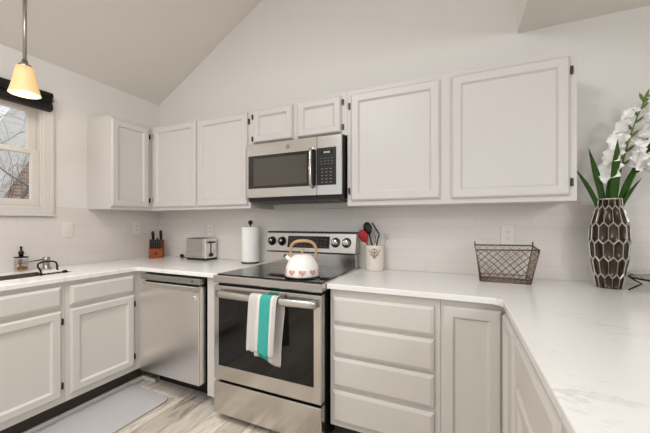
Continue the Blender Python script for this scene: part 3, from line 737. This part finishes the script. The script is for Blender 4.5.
for z in (.918,): tube(b, [(.300, -1.145, z), (.382, -1.145, z), (.382, -1.005, z), (.300, -1.005, z)], .0038, 6, closed=True)
for k_ in range(5): tube(b, [(.300, -1.145+.025*k_+.02, .918), (.30, -1.145+.025*k_+.02, .86), (.380, -1.145+.025*k_+.02, .86), (.382, -1.145+.025*k_+.02, .918)], .002, 5)
for y_ in (-1.142, -1.008): box(b, .366, .392, y_-.007, y_+.007, .913, .928, .003)
obj('wire_tray', b, 'iron', t)
b = BM(); box(b, .308, .372, -1.125, -1.020, .864, .929, .006); tag(obj('sponge', b, 'cream'), 'cream sponge sitting in the black wire sink caddy', 'sponge')

# ---------------------------------------------------------------- outlets and switch
def outlet(face, a, z, label, kind='outlet', w=.072, h=.118, hide=False):
    plane = -.007 if face == 'B' else .007
    t = thing('outlet' if kind == 'outlet' else 'light_switch', label, kind, face_pt(face, plane, a, z, 0))
    def bx(a0, a1, z0, z1, d0, d1, nm, m_, bev=0, par=None):
        b = BM(); p = face_pt(face, plane, a0, z0, d0); q = face_pt(face, plane, a1, z1, d1); box(b, p.x, q.x, p.y, q.y, p.z, q.z, bev)
        return obj(nm, b, m_, par or t)
    pl_ = bx(a-w/2, a+w/2, z-h/2, z+h/2, 0, .006, 'cover_plate', 'white', .002)
    if kind == 'outlet':
        bx(a-.017, a+.017, z-.034, z+.034, .006, .0085, 'receptacle', 'white', .001, t)
        b = BM()
        for s in (-.018, .018):
            for q in (-.0065, .0065):
                p = face_pt(face, plane, a+q-.001, z+s-.002, .0085); p2 = face_pt(face, plane, a+q+.001, z+s+.006, .009); box(b, p.x, p2.x, p.y, p2.y, p.z, p2.z)
            p = face_pt(face, plane, a-.002, z+s-.010, .0085); p2 = face_pt(face, plane, a+.002, z+s-.006, .009); box(b, p.x, p2.x, p.y, p2.y, p.z, p2.z)
        obj('slots', b, 'black', t)
    else:
        bx(a-.016, a+.016, z-.033, z+.033, .006, .010, 'rocker', 'white', .002)
outlet('L', -.25, 1.20, 'white wall outlet on the left wall near the knife block')
outlet('B', .70, 1.185, 'white wall outlet directly above the toaster')
outlet('B', 3.112, 1.175, 'white wall outlet behind the wire basket')
outlet('L', -.815, 1.196, 'white rocker switch plate on the tile beside the window', 'light switch')

# ---------------------------------------------------------------- utensil crock
ux, uy = 2.286, -.078
t = thing('utensil_crock', 'cream ceramic utensil crock with a brown crest right of the range', 'crock', (ux, uy, .914))
b = BM(); lathe(b, [(0, 0), (.060, 0), (.064, .003), (.0645, .028), (.0665, .031), (.0665, .170), (.068, .173), (.067, .178), (.062, .178), (.060, .02), (0, .015)], 40, (ux, uy, .9145)); obj('crock_body', b, 'ceramic', t)
b = BM(); dirc = math.atan2(-2.2+uy*-1*0-uy, 2.84-ux)
def onc(s, h, o=.0008):
    a = dirc+s/.0665; return Vector((ux+(.0665+o)*math.cos(a), uy+(.0665+o)*math.sin(a), .9145+h))
def strk(pts, w=.0022): tube(b, [onc(s, h) for s, h in pts], w, 5)
for sg in (1, -1):
    strk([(0, .148), (sg*.010, .156), (sg*.020, .150), (sg*.018, .140), (sg*.010, .142)])
    strk([(sg*.014, .138), (sg*.030, .134), (sg*.040, .142), (sg*.034, .152)])
    strk([(sg*.006, .132), (sg*.022, .126), (sg*.030, .118)]); strk([(sg*.026, .12), (sg*.014, .108), (0, .090)], .003)
    strk([(sg*.004, .124), (sg*.014, .114), (sg*.004, .106)])
strk([(0, .16), (0, .14), (0, .12), (0, .088)], .003); strk([(-.02, .128), (0, .132), (.02, .128)], .003)
obj('crest', b, 'emblem', t, 'brown ornamental crest')
def spoon(base, top, rad, m_, label, flat=.35, name='spoon', hw=.005):
    base, top = Vector(base), Vector(top); d = (top-base).normalized(); L = (top-base).length
    b = BM(); n0 = 0
    tube(b, [(0, 0, 0), (0, 0, L-rad*1.8)], hw, 8)
    s = len(b.verts); lathe(b, [(0, L-2.9*rad)]+[(rad*math.sin(PI*i/8)*(.9 if i < 4 else 1), L-1.45*rad-1.45*rad*math.cos(PI*i/8)) for i in range(1, 8)]+[(0, L)], 16)
    b.verts.ensure_lookup_table()
    for v_ in b.verts[s:]: v_.co.x *= flat
    q = d.to_track_quat('Z', 'Y').to_matrix().to_4x4(); bmesh.ops.transform(b, matrix=Matrix.Translation(base) @ q, verts=b.verts)
    return tag(obj(name, b, m_), label, name.replace('_', ' '))
spoon((ux+.03, uy-.01, .936), (ux-.090, uy-.035, 1.200), .034, 'red', 'red silicone spoon leaning left in the cream crock')
spoon((ux+.02, uy+.012, .936), (ux-.060, uy-.0, 1.255), .032, 'black', 'black ladle head standing behind the red spoon in the crock', .5, 'ladle')
b = BM(); tube(b, [(ux-.005, uy-.028, .935), (ux+.028, uy-.02, 1.13), (ux+.040, uy-.02, 1.165), (ux+.034, uy-.02, 1.180), (ux-.012, uy-.015, 1.250)], [.005, .005, .0055, .0055, .0045], 8)
tag(obj('tongs', b, 'black'), 'bent black utensil handle sticking out of the crock', 'tongs')
b = BM(); tube(b, [(ux-.01, uy+.02, .936), (ux+.004, uy+.02, 1.15)], .0035, 8)
for a in range(5):
    aa = PI*a/5; dx, dy = math.cos(aa), math.sin(aa)
    tube(b, [(ux+.004+dx*w_*s_, uy+.02+dy*w_*s_, z_) for s_, seq in ((1, ((.002, 1.15), (.012, 1.17), (.016, 1.19), (.010, 1.205))),) for w_, z_ in seq]+[(ux+.004-dx*w_, uy+.02-dy*w_, z_) for w_, z_ in ((.010, 1.205), (.016, 1.19), (.012, 1.17), (.002, 1.15))], .0009, 4)
tag(obj('whisk', b, 'chrome'), 'small steel wire whisk standing in the crock', 'whisk')
b = BM()
for dx, dz in ((.0, .0), (.012, .02), (-.008, .03)): tube(b, [(ux+.045, uy+.02, .95), (ux+.075, uy+.01, 1.12), (ux+.085+dx, uy, 1.14+dz)], .0012, 4)
for q in ((.08, 1.15), (.095, 1.165), (.075, 1.17), (.1, 1.14)): tube(b, [(ux+q[0]+.007*math.cos(a), uy, q[1]+.007*math.sin(a)) for a in [2*PI*k/10 for k in range(10)]], .001, 4, closed=True)
tag(obj('wire_sprig', b, 'emblem'), 'thin curled wire sprig rising from the right of the crock', 'sprig')

# ---------------------------------------------------------------- wire basket
t = thing('wire_basket', 'bronze wire basket with diamond mesh on the counter below an outlet', 'basket', (3.07, -.14, .914))
bz, tz = .9165, 1.108
BL = [Vector((2.947, -.232, bz)), Vector((3.194, -.233, bz)), Vector((3.194, -.085, bz)), Vector((2.962, -.080, bz))]
TL = [Vector((2.926, -.245, 1.095)), Vector((3.232, -.245, 1.103)), Vector((3.232, -.070, 1.116)), Vector((2.927, -.070, 1.112))]
b = BM(); tube(b, BL, .0032, 6, closed=True); tube(b, TL, .0042, 6, closed=True)
ML = [BL[i].lerp(TL[i], .11) for i in range(4)]; tube(b, ML, .0028, 6, closed=True)
for i in range(4): tube(b, [BL[i], TL[i]], .0032, 6)
obj('frame', b, 'bronze', t)
b = BM()
def lattice(b, P00, P10, P11, P01, nu, nv, r_=.0014):
    def Q(u, v_): return P00.lerp(P10, u).lerp(P01.lerp(P11, u), v_)
    for s in (1, -1):
        for k_ in range(-nv, nu+nv+1):
            seg = []
            for j in range(0, 2*nv+1):
                u = (k_+s*j/2)/nu; v_ = j/(2*nv)
                if -1e-6 <= u <= 1+1e-6: seg.append(Q(u, v_))
            if len(seg) > 1: tube(b, seg, r_, 4)
lattice(b, ML[0], ML[1], TL[1], TL[0], 7, 4, .0019)
obj('front_mesh', b, 'bronze', t); b = BM(); lattice(b, ML[3], ML[2], TL[2], TL[3], 7, 5, .0008); obj('back_mesh', b, 'bronze', t)
b = BM(); lattice(b, ML[1], ML[2], TL[2], TL[1], 5, 6); obj('side_mesh', b, 'bronze', t)
b = BM(); lattice(b, ML[0], ML[3], TL[3], TL[0], 5, 6); obj('side_mesh', b, 'bronze', t)
b = BM(); lattice(b, BL[0], BL[1], BL[2], BL[3], 8, 3); 
for i in range(4):
    p, q = BL[i], BL[(i+1) % 4]; p2, q2 = ML[i], ML[(i+1) % 4]
    for k_ in range(9): tube(b, [p.lerp(q, k_/9), p2.lerp(q2, (k_+.6)/9)], .0012, 4)
obj('base_mesh', b, 'bronze', t)
for P in (TL[3], TL[2]):
    b = BM(); tube(b, [P+Vector((0, 0, -.01)), P+Vector((0, 0, .022))], .004, 6); obj('handle_post', b, 'bronze', t)

# ---------------------------------------------------------------- vase with flowers
VX, VY, VZ = 3.552, -.150, .9145
VH = .458
vp = [(0, .054), (.1, .062), (.3, .077), (.5, .083), (.68, .080), (.82, .068), (.92, .053), (.97, .049), (1.0, .050)]
def vr(t):
    t = max(0, min(1, t))
    for (a, ra), (b_, rb) in zip(vp, vp[1:]):
        if a <= t <= b_:
            s = (t-a)/(b_-a); return ra+(rb-ra)*s
    return .05
vs_ = thing('vase', 'tall dark metallic vase with silver honeycomb outlines right of the cabinets', 'vase', (VX, VY, VZ))
b = BM(); prof = [(0, .001)]+[(vr(i/24)-.004, .001+VH*i/24) for i in range(25)]+[(.040, VH), (.038, VH*.9), (.045, VH*.7), (0, VH*.68)]
lathe(b, prof, 40, (VX, VY, VZ)); obj('vase_body', b, 'vase_cell', vs_)
b = BM(); NA = 13; NR = 5; ch = VH/(NR*.80+.20)
for rI in range(NR+1):
    zc = (rI*.80+.20)*ch
    for a_ in range(NA):
        ac = 2*PI*(a_+(.5 if rI % 2 else 0))/NA
        def hp(sc, o):
            out = []
            for dx, dz in ((0, .5), (.5, .30), (.5, -.30), (0, -.5), (-.5, -.30), (-.5, .30)):
                z = zc+dz*ch*sc; z = min(max(z, 0.001), VH); a = ac+dx*sc*2*PI/NA; rr = vr(z/VH)+o
                out.append(b.verts.new((VX+rr*math.cos(a), VY+rr*math.sin(a), VZ+z)))
            return out
        if zc-.5*ch > VH*.985: continue
        O = hp(1.0, .0); I = hp(.95, .0010); J = hp(.90, -.0024)
        zc2 = min(max(zc, .001), VH)
        cen = b.verts.new((VX+(vr(zc2/VH)-.001)*math.cos(ac), VY+(vr(zc2/VH)-.001)*math.sin(ac), VZ+zc2))
        for q in range(6):
            q2 = (q+1) % 6
            f = b.faces.new((O[q], O[q2], I[q2], I[q])); f.material_index = 1
            f = b.faces.new((I[q], I[q2], J[q2], J[q])); f.material_index = 1
            f = b.faces.new((J[q], J[q2], cen)); f.material_index = 0; f.smooth = True
o = obj('honeycomb_relief', b, ['vase_cell', 'vase_rim'], vs_)
b = BM(); lathe(b, [(.046, VH-.004), (.052, VH-.002), (.052, VH+.003), (.044, VH+.003), (.042, VH-.006)], 40, (VX, VY, VZ)); obj('rim', b, 'vase_rim', vs_)

def blade(b, pts, w, fold=.25, side=(1, 0, 0)):
    pts = [Vector(p) for p in pts]; N = len(pts); side = Vector(side).normalized(); rows = []
    # resample
    def bez(t):
        n_ = N-1; r_ = Vector((0, 0, 0))
        for i, p in enumerate(pts): r_ += math.comb(n_, i)*(1-t)**(n_-i)*t**i*p
        return r_
    K = 14
    for i in range(K+1):
        t = i/K; p = bez(t); ww = w*(.45+.55*math.sin(min(1, t*1.25)*PI/2))*(1-max(0, (t-.6)/.4)**1.6)+.0004
        nrm = side.cross(Vector((0, 0, 1))).normalized()
        rows.append([p-side*ww, p-side*ww*.5+nrm*ww*fold*.6, p+nrm*ww*fold, p+side*ww*.5+nrm*ww*fold*.6, p+side*ww])
    quadsheet(b, rows)
fl = thing('gladiolus', 'tall white gladiolus spray with a green bud tip, nearest front in the vase', 'flower', (VX, VY, VZ+VH))
top = Vector((3.694, -.15, 1.875))
def stemp(t): # curve of the main stalk
    a, b_, c_ = Vector((VX+.012, VY, 1.20)), Vector((VX+.03, VY, 1.58)), top
    return (1-t)**2*a+2*t*(1-t)*b_+t*t*c_
b = BM(); tube(b, [stemp(i/20) for i in range(21)], [.0055-.003*i/20 for i in range(21)], 8); obj('stem', b, 'stem', fl)
def bloom(center, direction, size, seed, par):
    rnd = random.Random(seed); d = Vector(direction).normalized(); a = d.orthogonal().normalized(); c_ = d.cross(a)
    b = BM()
    for k_ in range(6):
        ang = 2*PI*k_/6+rnd.uniform(-.15, .15); s = size*(1.05 if k_ % 2 else .9)*rnd.uniform(.9, 1.1)
        out = a*math.cos(ang)+c_*math.sin(ang); sd = d.cross(out)
        rows = []
        for i in range(8):
            t = i/7; along = out*s*(.12+.88*t**1.1)+d*s*(.75*math.sin(t*1.9)-.15*t*t)
            w_ = s*.42*math.sin(PI*min(1, .08+t*.9))**.8+.0008
            wav = .10*s*math.sin(t*8+k_+seed)*t
            rows.append([center+along-sd*w_+d*wav+d*w_*.25, center+along-sd*w_*.5, center+along-d*.06*s, center+along+sd*w_*.5, center+along+sd*w_-d*wav+d*w_*.25])
        quadsheet(b, rows)
    return obj('bloom', b, 'petal', par, solid=.0008, subsurf=1)
def sheath(p, d, L, par, dark=False):
    b = BM(); d = Vector(d).normalized(); sd = d.orthogonal().normalized()
    tube(b, [p, p+d*L*.35, p+d*L*.7, p+d*L], [.003, .007, .006, .001], 8); obj('bud_sheath', b, 'leaf' if dark else 'stem', par)
rnd = random.Random(3)
n = 0
for t_, sx_, sz_ in ((.42, -1, .0), (.47, .8, .0), (.53, -1, .1), (.58, 1, .0), (.64, -1, .0), (.69, .9, .0), (.75, -.9, .1), (.80, 1, .0), (.86, -.7, .2), (.91, .8, .2)):
    p = stemp(t_); s = .066-.030*(t_-.4)/.55
    dr = Vector((sx_*.8, -.55+rnd.uniform(-.3, .3), .25+sz_))
    c_ = p+Vector((sx_*.030, -.012+rnd.uniform(-.015, .01), .004)); bloom(c_, dr, s, n, fl); n += 1
    sheath(p, Vector((sx_*.7, -.3, .7)), .045, fl)
for t_ in (.955, .975): sheath(stemp(t_), (random.choice((-.5, .6)), -.2, 1), .05, fl)
b = BM(); e0 = stemp(1); tube(b, [stemp(.96), e0+Vector((-.002, 0, -.005)), e0+Vector((.006, 0, .02)), e0+Vector((.014, 0, .045))], [.003, .007, .007, .001], 8); obj('bud_tip', b, 'stem', fl)
# second spray, leaning right
f2 = thing('gladiolus', 'second white gladiolus spray leaning right towards the picture edge', 'flower', (VX, VY, VZ+VH))
def st2(t):
    a, b_, c_ = Vector((VX+.015, VY+.02, 1.20)), Vector((VX+.10, VY+.02, 1.52)), Vector((3.84, -.12, 1.90))
    return (1-t)**2*a+2*t*(1-t)*b_+t*t*c_
b = BM(); tube(b, [st2(i/20) for i in range(21)], [.0055-.003*i/20 for i in range(21)], 8); obj('stem', b, 'stem', f2)
for t_, sx_ in ((.46, 1), (.53, -.8), (.60, .8), (.67, -.9), (.74, 1), (.81, -.9), (.88, .9), (.95, -.5)):
    p = st2(t_); s = .062-.020*(t_-.5)/.45
    bloom(p+Vector((sx_*.03, -.015, .01)), Vector((sx_*.7, -.65, .3)), s, n, f2); n += 1
    sheath(p, Vector((sx_*.7, -.4, .6)), .05, f2, True)
# sword leaves
lf = thing('gladiolus_leaves', 'dark green sword leaves fanning out of the honeycomb vase', 'leaves', (VX, VY, VZ+VH))
z0 = 1.22
for pts, w_ in ((((VX-.01, VY-.01, z0), (VX-.03, VY-.01, 1.42), (3.462, -.165, 1.645)), .016),
                (((VX-.02, VY, z0), (VX-.05, VY, 1.40), (3.40, -.17, 1.545)), .012),
                (((VX+.005, VY-.02, z0), (VX+.002, VY-.06, 1.45), (3.556, -.235, 1.665)), .019),
                (((VX-.005, VY-.005, z0), (VX-.012, VY-.005, 1.40), (3.555, -.16, 1.50)), .011),
                (((VX+.02, VY, z0), (VX+.05, VY, 1.38), (3.68, -.15, 1.475)), .010),
                (((VX+.02, VY+.01, z0), (VX+.04, VY, 1.40), (3.645, -.14, 1.52)), .009),
                (((VX+.02, VY+.01, z0), (VX+.10, VY+.02, 1.62), (3.76, -.2, 1.70)), .012)):
    b = BM(); blade(b, pts, w_); obj('leaf', b, 'leaf', lf, solid=.001)

# ---------------------------------------------------------------- glass bowl on a wire stand
gx, gy = 3.722, -.235
t = thing('bowl_stand', 'black iron stand under the glass bowl at the right edge', 'stand', (gx, gy, .914))
b = BM(); rr = .118; rz_ = 1.0
tube(b, [(gx+rr*math.cos(a), gy+rr*math.sin(a), .985) for a in [2*PI*k/32 for k in range(32)]], .0042, 6, closed=True)
obj('ring', b, 'iron', t)
for k_ in range(4):
    a = PI+2*PI*k_/4-.15; u = Vector((math.cos(a), math.sin(a), 0)); g0 = Vector((gx, gy, 0))
    b = BM(); tube(b, [g0+u*rr+Vector((0, 0, .985)), g0+u*(rr*.82)+Vector((0, 0, .968)), g0+u*(rr*.62)+Vector((0, 0, .954)), g0+u*(rr*.80)+Vector((0, 0, .938)), g0+u*(rr*1.02)+Vector((0, 0, .9195))], .0042, 6); obj('leg', b, 'iron', t)
b = BM(); lathe(b, [(0, .958), (.05, .960), (.085, .975), (.108, .9905), (.124, 1.0), (.130, 1.004), (.128, 1.007), (.105, .996), (.082, .981), (.05, .966), (0, .964)], 40, (gx, gy, 0))
tag(obj('glass_bowl', b, 'clear'), 'shallow clear glass bowl resting on the black iron stand', 'bowl')

# ---------------------------------------------------------------- rug
b = BM(); x0, x1, y0, y1, rd = .537, .968, -2.3, -.655, .06
poly_prism(b, arc(x0+.02, y0+.02, .02, 180, 270, 4)+arc(x1-rd, y0+rd, rd, 270, 360, 6)+arc(x1-rd, y1-rd, rd, 0, 90, 6)+arc(x0+.03, y1-.03, .03, 90, 180, 6), .001, .013)
tag(obj('floor_mat', b, 'rug', bevel=.004), 'grey kitchen mat with rounded corners on the plank floor', 'mat')
